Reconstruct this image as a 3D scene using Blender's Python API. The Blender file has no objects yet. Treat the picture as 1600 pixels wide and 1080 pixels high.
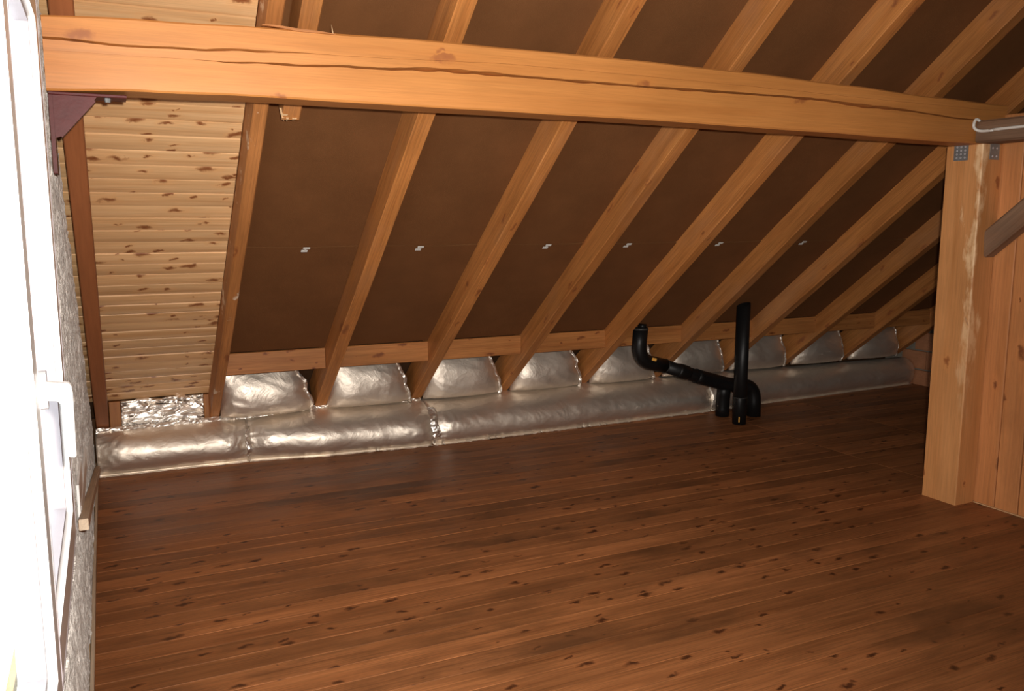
import bpy, math, random
from mathutils import Vector, Matrix, noise

random.seed(7)
COL = bpy.context.scene.collection
SC = bpy.context.scene

# ------------------------------------------------------------------ camera
CAM = Vector((0.1278, 0.0, 1.5))
FPX = 1330.6
PITCH, YAW, ROLL = math.radians(8.3213), math.radians(25.4519), math.radians(0.0327)
_F = Vector((math.sin(YAW) * math.cos(PITCH), math.cos(YAW) * math.cos(PITCH), -math.sin(PITCH)))
_R = Vector((math.cos(YAW), -math.sin(YAW), 0.0))
_U = _R.cross(_F)
_R2 = _R * math.cos(ROLL) + _U * math.sin(ROLL)
_U2 = -_R * math.sin(ROLL) + _U * math.cos(ROLL)
cam_d = bpy.data.cameras.new('camera')
cam_d.sensor_width = 36.0
cam_d.lens = FPX / 1600.0 * 36.0
cam_d.clip_start = 0.02
cam = bpy.data.objects.new('camera', cam_d)
COL.objects.link(cam)
cam.matrix_world = Matrix(((_R2.x, _U2.x, -_F.x, CAM.x), (_R2.y, _U2.y, -_F.y, CAM.y),
                           (_R2.z, _U2.z, -_F.z, CAM.z), (0, 0, 0, 1)))
SC.camera = cam

# ------------------------------------------------------------------ daylight (overcast sky), flash, exposure
world = bpy.data.worlds.new('overcast_sky')
SC.world = world
world.use_nodes = True
_bg = world.node_tree.nodes['Background']
_bg.inputs[0].default_value = (0.93, 0.97, 1.0, 1)
_bg.inputs[1].default_value = 4.5

fl = bpy.data.lights.new('camera_flash', 'SPOT')          # the flash of the camera that took the picture
fl.energy = 590.0
fl.color = (1.0, 0.93, 0.85)
fl.spot_size = math.radians(106)
fl.spot_blend = 1.0
fl.shadow_soft_size = 0.022
flo = bpy.data.objects.new('camera_flash', fl)
COL.objects.link(flo)
flo.location = CAM + _U2 * 0.06 + _R2 * 0.055
flo.rotation_euler = (_F + _U2 * 0.07 - _R2 * 0.06).to_track_quat('-Z', 'Y').to_euler()

po = bpy.data.lights.new('window_portal', 'AREA')         # sampling portal in the window opening, gives off nothing itself
po.shape = 'RECTANGLE'
po.size, po.size_y = 1.9, 1.5
po.cycles.is_portal = True
poo = bpy.data.objects.new('window_portal', po)
COL.objects.link(poo)
poo.location = (-0.10, 1.75, 1.36)
poo.rotation_euler = Vector((1, 0, 0)).to_track_quat('-Z', 'Z').to_euler()

SC.view_settings.view_transform = 'Standard'
SC.view_settings.look = 'None'
SC.view_settings.gamma = 1.0
SC.view_settings.use_curve_mapping = False
SC.view_settings.exposure = 0.0
SC.cycles.use_denoising = True
SC.cycles.max_bounces = 8
SC.cycles.sample_clamp_indirect = 6.0

# ------------------------------------------------------------------ roof geometry constants
ANG = math.radians(37.56)
CA, SA, TA = math.cos(ANG), math.sin(ANG), math.tan(ANG)
Z0 = 4.525                       # rafter underside plane: z = Z0 - TA*y
def zu(y, off=0.0): return Z0 - TA * y + off / CA
RPITCH, RX1, RW = 0.6675, 0.7194, 0.075
ROOFROT = Matrix(((0, 1, 0), (-CA, 0, SA), (SA, 0, CA)))   # local x up the slope, y along the eave, z outwards
FARX = 6.87
PAN = 0.14                       # fibreboard plane, measured from the rafter undersides

# ------------------------------------------------------------------ helpers
def tag(o, label=None, cat=None, group=None, kind=None):
    if label: o['label'] = label
    if cat: o['category'] = cat
    if group: o['group'] = group
    if kind: o['kind'] = kind
    return o

def link(name, me, mat=None, parent=None, loc=None, rot=None, smooth=False):
    o = bpy.data.objects.new(name, me)
    COL.objects.link(o)
    if mat and me is not None and len(me.materials) == 0: me.materials.append(mat)
    if smooth: me.polygons.foreach_set('use_smooth', [True] * len(me.polygons))
    m = Matrix.Identity(4)
    if rot is not None: m = rot.to_4x4()
    if loc is not None: m = Matrix.Translation(Vector(loc)) @ m
    o.matrix_world = m
    if parent is not None:
        o.parent = parent
        o.matrix_parent_inverse = parent.matrix_basis.inverted()
    return o

def mesh(name, v, f):
    me = bpy.data.meshes.new(name)
    me.from_pydata([tuple(p) for p in v], [], f)
    me.update()
    return me

def empty(name, loc):
    o = bpy.data.objects.new(name, None)
    COL.objects.link(o)
    o.location = loc
    o.empty_display_size = 0.05
    o.matrix_basis = Matrix.Translation(Vector(loc))
    return o

def beam_mesh(name, x0, x1, y0, y1, z0, z1, c=0.003, n=1, wob=0.0, seed=0.0, cut0=0.0, cut1=0.0):
    """chamfered timber along local x; n stations with a slight hand-sawn wobble; cut0/cut1 skew the ends"""
    v, f = [], []
    for i in range(n + 1):
        t = i / n
        x = x0 + (x1 - x0) * t
        pr = [(y0 + c, z0), (y1 - c, z0), (y1, z0 + c), (y1, z1 - c), (y1 - c, z1), (y0 + c, z1), (y0, z1 - c), (y0, z0 + c)]
        wy = noise.noise(Vector((x * 1.1 + seed, 1.7, 0))) * wob
        wz = noise.noise(Vector((x * 1.1 + seed, 9.2, 3))) * wob
        for (a, b) in pr:
            sx = 0.0
            k = (b - z0) / (z1 - z0) if z1 > z0 else 0
            if i == 0: sx = cut0 * k
            if i == n: sx = cut1 * k
            v.append((x + sx, a + wy, b + wz))
    for i in range(n):
        for j in range(8):
            a, b = i * 8 + j, i * 8 + (j + 1) % 8
            f.append((a, b, b + 8, a + 8))
    f.append(tuple(range(7, -1, -1)))
    f.append(tuple(n * 8 + j for j in range(8)))
    # the section runs y->z around +x; flip so that normals look outwards
    f = [tuple(reversed(q)) for q in f]
    return mesh(name, v, f)

def fix(me):
    import bmesh
    b = bmesh.new(); b.from_mesh(me)
    bmesh.ops.recalc_face_normals(b, faces=b.faces)
    b.to_mesh(me); b.free()
    return me

def boxes(name, lst, c=0.002):
    v, f = [], []
    for (x0, x1, y0, y1, z0, z1) in lst:
        m = beam_mesh('t', x0, x1, y0, y1, z0, z1, min(c, (y1 - y0) / 3, (z1 - z0) / 3))
        k = len(v)
        v += [p.co[:] for p in m.vertices]
        f += [tuple(i + k for i in p.vertices) for p in m.polygons]
        bpy.data.meshes.remove(m)
    return fix(mesh(name, v, f))

def tube(name, pts, rad, seg=20, cap=True):
    """tube through points; rad a number or one per point"""
    n = len(pts); P = [Vector(p) for p in pts]
    R = rad if isinstance(rad, (list, tuple)) else [rad] * n
    v, f = [], []
    t0 = (P[1] - P[0]).normalized()
    up = Vector((0, 1, 0)) if abs(t0.z) > 0.8 else Vector((0, 0, 1))
    nr = (up - t0 * up.dot(t0)).normalized()
    for i in range(n):
        t = (P[min(i + 1, n - 1)] - P[max(i - 1, 0)])
        t = t.normalized() if t.length > 1e-9 else t0
        nr = (nr - t * nr.dot(t)).normalized()
        b = t.cross(nr)
        for j in range(seg):
            a = 2 * math.pi * j / seg
            v.append(P[i] + (nr * math.cos(a) + b * math.sin(a)) * R[i])
    for i in range(n - 1):
        for j in range(seg):
            a, b2 = i * seg + j, i * seg + (j + 1) % seg
            f.append((a, b2, b2 + seg, a + seg))
    if cap:
        f.append(tuple(range(seg - 1, -1, -1)))
        f.append(tuple((n - 1) * seg + j for j in range(seg)))
    return fix(mesh(name, v, f))

def arc_pts(p, q, r, k=8):
    """rounded corner list: from p towards q with r: quadratic curve points"""
    return [p.lerp(q, t / k).lerp(q.lerp(r, t / k), t / k) for t in range(k + 1)]

def smooth_line(pts, k=5):
    """Catmull-Rom through the points"""
    P = [Vector(p) for p in pts]; P = [P[0]] + P + [P[-1]]
    out = []
    for a, b, c, d in zip(P, P[1:], P[2:], P[3:]):
        for i in range(k):
            t = i / k
            out.append(0.5 * ((2 * b) + (c - a) * t + (2 * a - 5 * b + 4 * c - d) * t * t + (3 * b - a - 3 * c + d) * t ** 3))
    return out + [P[-2]]

def lerp_tab(tab, x):
    if x <= tab[0][0]: return tab[0][1]
    for (a, b), (c, d) in zip(tab, tab[1:]):
        if x <= c:
            t = (x - a) / (c - a); t = t * t * (3 - 2 * t)
            return b + (d - b) * t
    return tab[-1][1]

def nz(x, y, z=0.0): return noise.noise(Vector((x, y, z)))

# ------------------------------------------------------------------ materials
def newmat(name):
    m = bpy.data.materials.new(name); m.use_nodes = True
    nt = m.node_tree
    b = nt.nodes['Principled BSDF']
    return m, nt, b

def N(nt, t, **kw):
    n = nt.nodes.new(t)
    for k, v in kw.items():
        if k.startswith('i_'):
            n.inputs[k[2:]].default_value = v
        elif k.startswith('n_'):
            n.inputs[int(k[2:])].default_value = v
        else: setattr(n, k, v)
    return n

def mixrgb(nt, fac, a, b, mode='MIX'):
    n = nt.nodes.new('ShaderNodeMix'); n.data_type = 'RGBA'; n.blend_type = mode
    for sock, val in ((0, fac), (6, a), (7, b)):
        if hasattr(val, 'links') or hasattr(val, 'is_linked'): nt.links.new(val, n.inputs[sock])
        elif isinstance(val, (int, float)): n.inputs[sock].default_value = val
        else: n.inputs[sock].default_value = (*val, 1) if len(val) == 3 else val
    return n.outputs[2]

def ramp(nt, src, stops):
    r = nt.nodes.new('ShaderNodeValToRGB')
    els = r.color_ramp.elements
    while len(els) < len(stops): els.new(0.5)
    for e, (p, c) in zip(els, stops):
        e.position = p
        e.color = (c, c, c, 1) if isinstance(c, (int, float)) else (*c, 1)
    nt.links.new(src, r.inputs[0])
    return r.outputs[0]

def wood(name, light, dark, knot, rough=0.45, grain=16.0, knots=(1.6, 7.0), knot_r=0.10, vary=0.25,
         stain=None, stain_amt=0.0, bump=0.12, spec=0.4, streak=None, spots=None, ring=0.5, kprob=0.3):
    m, nt, b = newmat(name)
    L = nt.links.new
    tc = N(nt, 'ShaderNodeTexCoord'); oi = N(nt, 'ShaderNodeObjectInfo')
    off = N(nt, 'ShaderNodeVectorMath', operation='MULTIPLY')
    cmb = N(nt, 'ShaderNodeCombineXYZ')
    for k in range(3): L(oi.outputs['Random'], cmb.inputs[k])
    L(cmb.outputs[0], off.inputs[0]); off.inputs[1].default_value = (37.0, 53.0, 71.0)
    add = N(nt, 'ShaderNodeVectorMath', operation='ADD')
    L(tc.outputs['Object'], add.inputs[0]); L(off.outputs[0], add.inputs[1])
    def mp(sc):
        q = N(nt, 'ShaderNodeVectorMath', operation='MULTIPLY')
        L(add.outputs[0], q.inputs[0]); q.inputs[1].default_value = sc
        return q.outputs[0]
    # knots: cells long along the grain; their nearness also bends the grain
    vo = N(nt, 'ShaderNodeTexVoronoi', feature='F1', i_Scale=1.0, i_Randomness=1.0)
    vo.voronoi_dimensions = '2D'
    spk = N(nt, 'ShaderNodeSeparateXYZ'); L(add.outputs[0], spk.inputs[0])
    yz = N(nt, 'ShaderNodeMath', operation='ADD'); L(spk.outputs[1], yz.inputs[0]); L(spk.outputs[2], yz.inputs[1])
    wn = N(nt, 'ShaderNodeTexNoise', i_Scale=26.0, i_Detail=4.0); L(add.outputs[0], wn.inputs['Vector'])
    wj = N(nt, 'ShaderNodeMath', operation='MULTIPLY_ADD', n_1=0.05, n_2=-0.025); L(wn.outputs[0], wj.inputs[0])
    yj = N(nt, 'ShaderNodeMath', operation='ADD'); L(yz.outputs[0], yj.inputs[0]); L(wj.outputs[0], yj.inputs[1])
    xj = N(nt, 'ShaderNodeMath', operation='MULTIPLY_ADD', n_1=2.0); L(wj.outputs[0], xj.inputs[0]); L(spk.outputs[0], xj.inputs[2])
    k2 = N(nt, 'ShaderNodeCombineXYZ'); L(xj.outputs[0], k2.inputs[0]); L(yj.outputs[0], k2.inputs[1])
    k3 = N(nt, 'ShaderNodeVectorMath', operation='MULTIPLY'); L(k2.outputs[0], k3.inputs[0]); k3.inputs[1].default_value = (knots[0], knots[1], 0)
    L(k3.outputs[0], vo.inputs['Vector'])
    kc = N(nt, 'ShaderNodeSeparateColor'); L(vo.outputs['Color'], kc.inputs[0])
    on = N(nt, 'ShaderNodeMath', operation='LESS_THAN', n_1=kprob); L(kc.outputs[0], on.inputs[0])
    sz = N(nt, 'ShaderNodeMapRange', n_3=0.3, n_4=1.4); L(kc.outputs[1], sz.inputs[0])
    dn = N(nt, 'ShaderNodeMath', operation='DIVIDE'); L(vo.outputs['Distance'], dn.inputs[0]); L(sz.outputs[0], dn.inputs[1])
    km0 = ramp(nt, dn.outputs[0], [(0.0, 1.0), (knot_r * 0.45, 0.85), (knot_r, 0.0)])
    halo0 = ramp(nt, dn.outputs[0], [(0.0, 1.0), (min(knot_r * 2.4, 0.9), 0.0)])
    kmn = N(nt, 'ShaderNodeMath', operation='MULTIPLY'); L(km0, kmn.inputs[0]); L(on.outputs[0], kmn.inputs[1])
    hln = N(nt, 'ShaderNodeMath', operation='MULTIPLY'); L(halo0, hln.inputs[0]); L(on.outputs[0], hln.inputs[1])
    km, halo = kmn.outputs[0], hln.outputs[0]
    n1 = N(nt, 'ShaderNodeTexNoise', i_Scale=1.0, i_Detail=5.0, i_Roughness=0.62, i_Distortion=0.35)
    L(mp((0.9, grain, grain)), n1.inputs['Vector'])
    n2 = N(nt, 'ShaderNodeTexNoise', i_Scale=1.0, i_Detail=4.0, i_Roughness=0.7)
    L(mp((4.0, grain * 9, grain * 9)), n2.inputs['Vector'])
    n3 = N(nt, 'ShaderNodeTexNoise', i_Scale=1.0, i_Detail=3.0, i_Roughness=0.55)
    L(mp((1.3, 3.0, 3.0)), n3.inputs['Vector'])
    g = ramp(nt, n1.outputs[0], [(0.3, 0.0), (0.52, 0.45), (0.72, 1.0)])
    base = mixrgb(nt, g, light, dark)
    fine = ramp(nt, n2.outputs[0], [(0.38, 1.0 - 0.42 * ring), (0.58, 1.0)])
    base = mixrgb(nt, 1.0, base, fine, 'MULTIPLY')
    tone = ramp(nt, n3.outputs[0], [(0.25, 1.0 - vary), (0.75, 1.0 + vary * 0.2)])
    base = mixrgb(nt, 1.0, base, tone, 'MULTIPLY')
    rv = ramp(nt, oi.outputs['Random'], [(0.0, 1.0 - vary * 0.7), (1.0, 1.0)])
    base = mixrgb(nt, 1.0, base, rv, 'MULTIPLY')
    hm = N(nt, 'ShaderNodeMath', operation='MULTIPLY', n_1=0.55); L(halo, hm.inputs[0])
    base = mixrgb(nt, hm.outputs[0], base, dark)
    base = mixrgb(nt, km, base, knot)
    if stain is not None:
        n4 = N(nt, 'ShaderNodeTexNoise', i_Scale=1.0, i_Detail=6.0, i_Roughness=0.65)
        L(mp((1.0, 2.2, 2.2)), n4.inputs['Vector'])
        sm = ramp(nt, n4.outputs[0], [(0.5, 0.0), (0.68, stain_amt)])
        base = mixrgb(nt, sm, base, stain)
    if spots is not None:                       # daubs of old paint: (colour, threshold, scale)
        n5 = N(nt, 'ShaderNodeTexNoise', i_Scale=spots[2], i_Detail=6.0, i_Roughness=0.7)
        L(add.outputs[0], n5.inputs['Vector'])
        sm = ramp(nt, n5.outputs[0], [(spots[1], 0.0), (spots[1] + 0.04, 0.8)])
        base = mixrgb(nt, sm, base, spots[0])
    if streak is not None:                      # worn band along one arris, its shine painted in as pale colour: centre y, centre z, half width, colour, x range
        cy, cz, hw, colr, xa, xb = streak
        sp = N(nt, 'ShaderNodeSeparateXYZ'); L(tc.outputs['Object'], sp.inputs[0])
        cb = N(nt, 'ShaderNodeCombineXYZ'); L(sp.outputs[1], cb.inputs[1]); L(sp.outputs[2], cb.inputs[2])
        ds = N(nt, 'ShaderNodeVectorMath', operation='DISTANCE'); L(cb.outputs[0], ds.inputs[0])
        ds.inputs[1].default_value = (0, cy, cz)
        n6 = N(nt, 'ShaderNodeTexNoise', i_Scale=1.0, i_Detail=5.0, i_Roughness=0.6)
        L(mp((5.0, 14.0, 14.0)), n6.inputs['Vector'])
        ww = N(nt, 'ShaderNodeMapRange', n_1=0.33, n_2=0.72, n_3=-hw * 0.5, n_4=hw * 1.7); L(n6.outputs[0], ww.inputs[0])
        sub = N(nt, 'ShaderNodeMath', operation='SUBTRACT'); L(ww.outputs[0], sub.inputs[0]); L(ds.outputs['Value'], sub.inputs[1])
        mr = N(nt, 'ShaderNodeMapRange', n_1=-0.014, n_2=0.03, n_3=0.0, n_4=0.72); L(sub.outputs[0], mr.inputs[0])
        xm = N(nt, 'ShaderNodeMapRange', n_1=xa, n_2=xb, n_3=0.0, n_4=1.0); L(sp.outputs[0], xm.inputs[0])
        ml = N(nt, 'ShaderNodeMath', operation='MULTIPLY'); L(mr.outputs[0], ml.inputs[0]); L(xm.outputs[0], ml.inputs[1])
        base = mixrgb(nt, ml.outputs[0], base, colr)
    L(base, b.inputs['Base Color'])
    b.inputs['Specular IOR Level'].default_value = spec
    rr = ramp(nt, n3.outputs[0], [(0.2, max(rough - 0.1, 0.05)), (0.8, min(rough + 0.12, 1.0))])
    L(rr, b.inputs['Roughness'])
    bp = N(nt, 'ShaderNodeBump', i_Strength=bump, i_Distance=0.004)
    hh = mixrgb(nt, 0.5, n1.outputs[0], n2.outputs[0])
    L(hh, bp.inputs['Height']); L(bp.outputs[0], b.inputs['Normal'])
    return m

def plain(name, col, rough=0.5, metal=0.0, spec=0.5, bump=0.0, bscale=40.0, vary=0.0, vscale=6.0, bdist=0.01):
    m, nt, b = newmat(name)
    b.inputs['Roughness'].default_value = rough
    b.inputs['Metallic'].default_value = metal
    b.inputs['Specular IOR Level'].default_value = spec
    tc = N(nt, 'ShaderNodeTexCoord')
    n1 = N(nt, 'ShaderNodeTexNoise', i_Scale=vscale, i_Detail=6.0, i_Roughness=0.65)
    nt.links.new(tc.outputs['Object'], n1.inputs['Vector'])
    t = ramp(nt, n1.outputs[0], [(0.3, 1.0 - vary), (0.7, 1.0)])
    nt.links.new(mixrgb(nt, 1.0, col, t, 'MULTIPLY'), b.inputs['Base Color'])
    if bump:
        n2 = N(nt, 'ShaderNodeTexNoise', i_Scale=bscale, i_Detail=5.0, i_Roughness=0.6)
        nt.links.new(tc.outputs['Object'], n2.inputs['Vector'])
        bp = N(nt, 'ShaderNodeBump', i_Strength=bump, i_Distance=bdist)
        nt.links.new(n2.outputs[0], bp.inputs['Height']); nt.links.new(bp.outputs[0], b.inputs['Normal'])
    return m

M = {}
M['beam'] = wood('orange_pine_beam', (0.60, 0.248, 0.066), (0.49, 0.182, 0.043), (0.30, 0.10, 0.03), rough=0.5, grain=22, knots=(3.6, 9.0), knot_r=0.17, kprob=0.28, vary=0.2, ring=0.3, spots=((0.86, 0.62, 0.36), 0.72, 9.0))
M['rafter'] = wood('rafter_pine', (0.66, 0.268, 0.074), (0.46, 0.162, 0.040), (0.25, 0.08, 0.025), rough=0.5, grain=20, knots=(3.0, 12.0), knot_r=0.17, kprob=0.2, vary=0.28, ring=0.7, stain=(0.40, 0.21, 0.11), stain_amt=0.35)
M['rafter_daub'] = wood('rafter_pine_daubed', (0.58, 0.24, 0.075), (0.42, 0.16, 0.045), (0.25, 0.08, 0.025), rough=0.5, grain=18, knots=(3.0, 12.0), knot_r=0.15, kprob=0.25, vary=0.28, ring=0.6, spots=((0.80, 0.66, 0.50), 0.60, 6.0))
M['rafter_red'] = wood('rafter_red_brown', (0.40, 0.145, 0.055), (0.31, 0.105, 0.038), (0.18, 0.055, 0.02), rough=0.5, grain=10, knots=(2.0, 9.0), knot_r=0.1, kprob=0.1, vary=0.15, ring=0.3, spots=((0.72, 0.62, 0.52), 0.74, 11.0))
M['block'] = wood('blocking_pine', (0.60, 0.25, 0.075), (0.42, 0.15, 0.04), (0.17, 0.05, 0.015), rough=0.5, grain=26, knots=(7.0, 16.0), knot_r=0.19, kprob=0.35, vary=0.3, ring=0.7)
M['pine'] = wood('pale_pine_boarding', (0.95, 0.61, 0.315), (0.70, 0.37, 0.15), (0.22, 0.07, 0.022), rough=0.40, grain=26, knots=(8.5, 17.0), knot_r=0.27, kprob=0.40, vary=0.22, ring=0.35, bump=0.08)
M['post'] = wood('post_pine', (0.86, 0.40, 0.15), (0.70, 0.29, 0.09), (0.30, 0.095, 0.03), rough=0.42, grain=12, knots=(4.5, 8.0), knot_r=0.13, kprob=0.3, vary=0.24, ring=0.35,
                 streak=(-0.0, -0.006, 0.060, (0.96, 0.68, 0.39), 0.4, 1.15))  # shine of the sanded corner painted into the base colour
M['partition'] = wood('partition_pine', (0.80, 0.335, 0.12), (0.64, 0.245, 0.08), (0.18, 0.055, 0.02), rough=0.45, grain=12, knots=(4.0, 9.0), knot_r=0.15, kprob=0.35, vary=0.25, stain=(0.26, 0.10, 0.035), stain_amt=0.5, ring=0.4)
M['floor'] = wood('floor_brown_pine', (0.56, 0.215, 0.075), (0.34, 0.118, 0.038), (0.045, 0.012, 0.004), rough=0.46, grain=22, knots=(7.0, 15.0), knot_r=0.20, kprob=0.34, vary=0.42, stain=(0.10, 0.040, 0.015), stain_amt=0.85, bump=0.08, spec=0.32, ring=0.9)
M['raw'] = plain('raw_pine_tongue', (0.75, 0.45, 0.22), 0.6, vary=0.3)
M['old'] = wood('weathered_grey_timber', (0.40, 0.235, 0.14), (0.21, 0.11, 0.06), (0.07, 0.03, 0.02), rough=0.7, grain=18, knots=(2.2, 7.0), knot_r=0.13, vary=0.4, bump=0.5, stain=(0.33, 0.13, 0.05), stain_amt=0.5)
M['fibre'] = plain('brown_fibreboard', (0.175, 0.072, 0.025), 0.85, spec=0.15, bump=0.25, bscale=260.0, vary=0.22, vscale=3.0)
M['deck'] = plain('dark_roof_deck', (0.09, 0.045, 0.022), 0.9, spec=0.1, vary=0.3)
M['plaster'] = plain('rough_white_plaster', (0.93, 0.88, 0.83), 0.9, spec=0.15, bump=1.0, bscale=60.0, vary=0.28, vscale=12.0, bdist=0.03)
M['plaster'].node_tree.nodes['Principled BSDF'].inputs['Diffuse Roughness'].default_value = 1.0
M['stone'] = plain('rubble_stone', (0.20, 0.17, 0.11), 0.95, spec=0.1, bump=1.0, bscale=25.0, vary=0.6, vscale=14.0)
M['pvc'] = plain('white_window_frame', (0.86, 0.86, 0.85), 0.35, vary=0.03)
M['gasket'] = plain('grey_seal', (0.42, 0.38, 0.40), 0.6, vary=0.1)
M['steel'] = plain('galvanised_steel', (0.36, 0.37, 0.37), 0.45, metal=0.6, vary=0.3, vscale=30.0)
M['clip'] = plain('bright_zinc', (0.72, 0.72, 0.68), 0.5, vary=0.1)
M['silver'] = plain('satin_aluminium', (0.62, 0.60, 0.62), 0.4, metal=0.5, vary=0.05)
M['maroon'] = plain('maroon_painted_steel', (0.105, 0.022, 0.022), 0.5, spec=0.2, vary=0.3, vscale=20.0, bump=0.1)
M['black'] = plain('black_plastic_pipe', (0.008, 0.0075, 0.0075), 0.42, spec=0.28, vary=0.2)
M['ringgrey'] = plain('grey_pipe_mark', (0.05, 0.047, 0.042), 0.5, vary=0.5, vscale=60.0)
M['tag'] = plain('orange_sticker', (0.85, 0.42, 0.08), 0.5)
M['white'] = plain('white_plastic_conduit', (0.72, 0.68, 0.62), 0.4, vary=0.1)
M['brick'] = plain('terracotta_block', (0.50, 0.22, 0.11), 0.85, spec=0.15, bump=0.5, bscale=60.0, vary=0.3, vscale=8.0)
M['mortar'] = plain('grey_mortar', (0.30, 0.27, 0.22), 0.95, spec=0.1, bump=0.8, bscale=60.0, vary=0.3)
M['lath'] = wood('grey_tan_lath', (0.80, 0.63, 0.46), (0.66, 0.50, 0.35), (0.2, 0.1, 0.06), rough=0.6, grain=20, vary=0.2)
M['splint'] = plain('fresh_splintered_wood', (0.85, 0.58, 0.32), 0.6, vary=0.3, vscale=30.0)

def foil_mat(name, base=(0.92, 0.825, 0.715), rough=0.50, crumple=0.25, dist=0.02, sc=8.0, facet=7.0, fstr=0.24, metal=0.90):
    m, nt, b = newmat(name)
    L = nt.links.new
    tc = N(nt, 'ShaderNodeTexCoord')
    n1 = N(nt, 'ShaderNodeTexNoise', i_Scale=sc, i_Detail=4.0, i_Roughness=0.55, i_Distortion=1.2)
    L(tc.outputs['Object'], n1.inputs['Vector'])
    ab = N(nt, 'ShaderNodeMath', operation='SUBTRACT', n_1=0.5); L(n1.outputs[0], ab.inputs[0])
    a2 = N(nt, 'ShaderNodeMath', operation='ABSOLUTE'); L(ab.outputs[0], a2.inputs[0])
    wv = N(nt, 'ShaderNodeTexNoise', i_Scale=3.0, i_Detail=2.0); L(tc.outputs['Object'], wv.inputs['Vector'])
    wm = N(nt, 'ShaderNodeMix', data_type='VECTOR'); wm.inputs[0].default_value = 0.25
    L(tc.outputs['Object'], wm.inputs[4]); L(wv.outputs['Color'], wm.inputs[5])
    rt = N(nt, 'ShaderNodeMapping'); rt.inputs['Rotation'].default_value = (0.5, 0.7, 0.4); rt.inputs['Scale'].default_value = (0.55, 1.6, 1.0)
    L(wm.outputs[1], rt.inputs[0])
    vf = N(nt, 'ShaderNodeTexVoronoi', feature='F1', i_Scale=facet); L(rt.outputs[0], vf.inputs['Vector'])
    vf2 = N(nt, 'ShaderNodeTexVoronoi', feature='F1', i_Scale=facet * 2.7); L(rt.outputs[0], vf2.inputs['Vector'])
    n2 = N(nt, 'ShaderNodeTexNoise', i_Scale=130.0, i_Detail=2.0)
    L(tc.outputs['Object'], n2.inputs['Vector'])
    b1 = N(nt, 'ShaderNodeBump', i_Strength=crumple, i_Distance=dist); L(a2.outputs[0], b1.inputs['Height'])
    b2 = N(nt, 'ShaderNodeBump', i_Strength=0.12, i_Distance=0.004); L(n2.outputs[0], b2.inputs['Height'])
    b3 = N(nt, 'ShaderNodeBump', i_Strength=fstr, i_Distance=0.03); L(vf.outputs['Distance'], b3.inputs['Height'])
    b4 = N(nt, 'ShaderNodeBump', i_Strength=fstr * 0.8, i_Distance=0.012); L(vf2.outputs['Distance'], b4.inputs['Height'])
    L(b1.outputs[0], b2.inputs['Normal']); L(b2.outputs[0], b3.inputs['Normal']); L(b3.outputs[0], b4.inputs['Normal']); L(b4.outputs[0], b.inputs['Normal'])
    n3 = N(nt, 'ShaderNodeTexNoise', i_Scale=4.0, i_Detail=4.0)
    L(tc.outputs['Object'], n3.inputs['Vector'])
    L(mixrgb(nt, ramp(nt, n3.outputs[0], [(0.35, 0.0), (0.7, 1.0)]), base, tuple(c * 0.82 for c in base)), b.inputs['Base Color'])
    b.inputs['Metallic'].default_value = metal
    L(ramp(nt, n3.outputs[0], [(0.3, rough - 0.05), (0.7, rough + 0.08)]), b.inputs['Roughness'])
    return m
M['foil'] = foil_mat('aluminium_foil_facing')
M['foil_crumple'] = foil_mat('crumpled_aluminium_foil', (0.93, 0.87, 0.80), 0.36, 0.1, 0.01, 10.0, 16.0, 0.6)

g_m, g_nt, g_b = newmat('window_glass')
g_nt.nodes.remove(g_b)
_t = N(g_nt, 'ShaderNodeBsdfTransparent', n_0=(0.97, 0.98, 0.98, 1)); _g = N(g_nt, 'ShaderNodeBsdfGlossy'); _g.inputs['Roughness'].default_value = 0.02
_mx = N(g_nt, 'ShaderNodeMixShader'); _mx.inputs[0].default_value = 0.06
g_nt.links.new(_t.outputs[0], _mx.inputs[1]); g_nt.links.new(_g.outputs[0], _mx.inputs[2])
g_nt.links.new(_mx.outputs[0], g_nt.nodes['Material Output'].inputs[0])
M['glass'] = g_m

# ================================================================== SETTING
# ---- floor: raw subfloor seen in the open joints, every board a part
floor = link('floor', mesh('floor', *(lambda v, f: (v, f))(
    [(-0.25, -5.6, -0.2), (7.1, -5.6, -0.2), (7.1, 5.9, -0.2), (-0.25, 5.9, -0.2), (-0.25, -5.6, -0.006), (7.1, -5.6, -0.006), (7.1, 5.9, -0.006), (-0.25, 5.9, -0.006)],
    [(0, 3, 2, 1), (4, 5, 6, 7), (0, 1, 5, 4), (1, 2, 6, 5), (2, 3, 7, 6), (3, 0, 4, 7)])), M['raw'])
tag(floor, 'dark brown stained board floor running under the sloping roof', None, None, 'structure')
BW = 0.1105
seams = [0.0, 4.405, 5.31, FARX]
pl_cache = {}
row = 0
yb = 5.46
while yb > 0.35:
    for k in range(3):
        gap = random.choice((0.0007, 0.0009, 0.0012, 0.0016, 0.0028))
        x0, x1 = seams[k] + 0.002, seams[k + 1] - 0.002
        key = (k, round(gap, 4))
        if key not in pl_cache:
            me = beam_mesh('floor_board', 0, x1 - x0, -BW + gap / 2, -gap / 2, -0.02, 0.0, 0.0012)
            me.materials.append(M['floor']); pl_cache[key] = me
        link('floor_board', pl_cache[key], None, floor, (x0, yb, random.uniform(-0.0006, 0.0006)))
    yb -= BW; row += 1
me = beam_mesh('floor_board', 0, FARX, -5.5, yb - 0.001, -0.02, 0.0, 0.001); link('flooring', me, M['floor'], floor)

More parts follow.
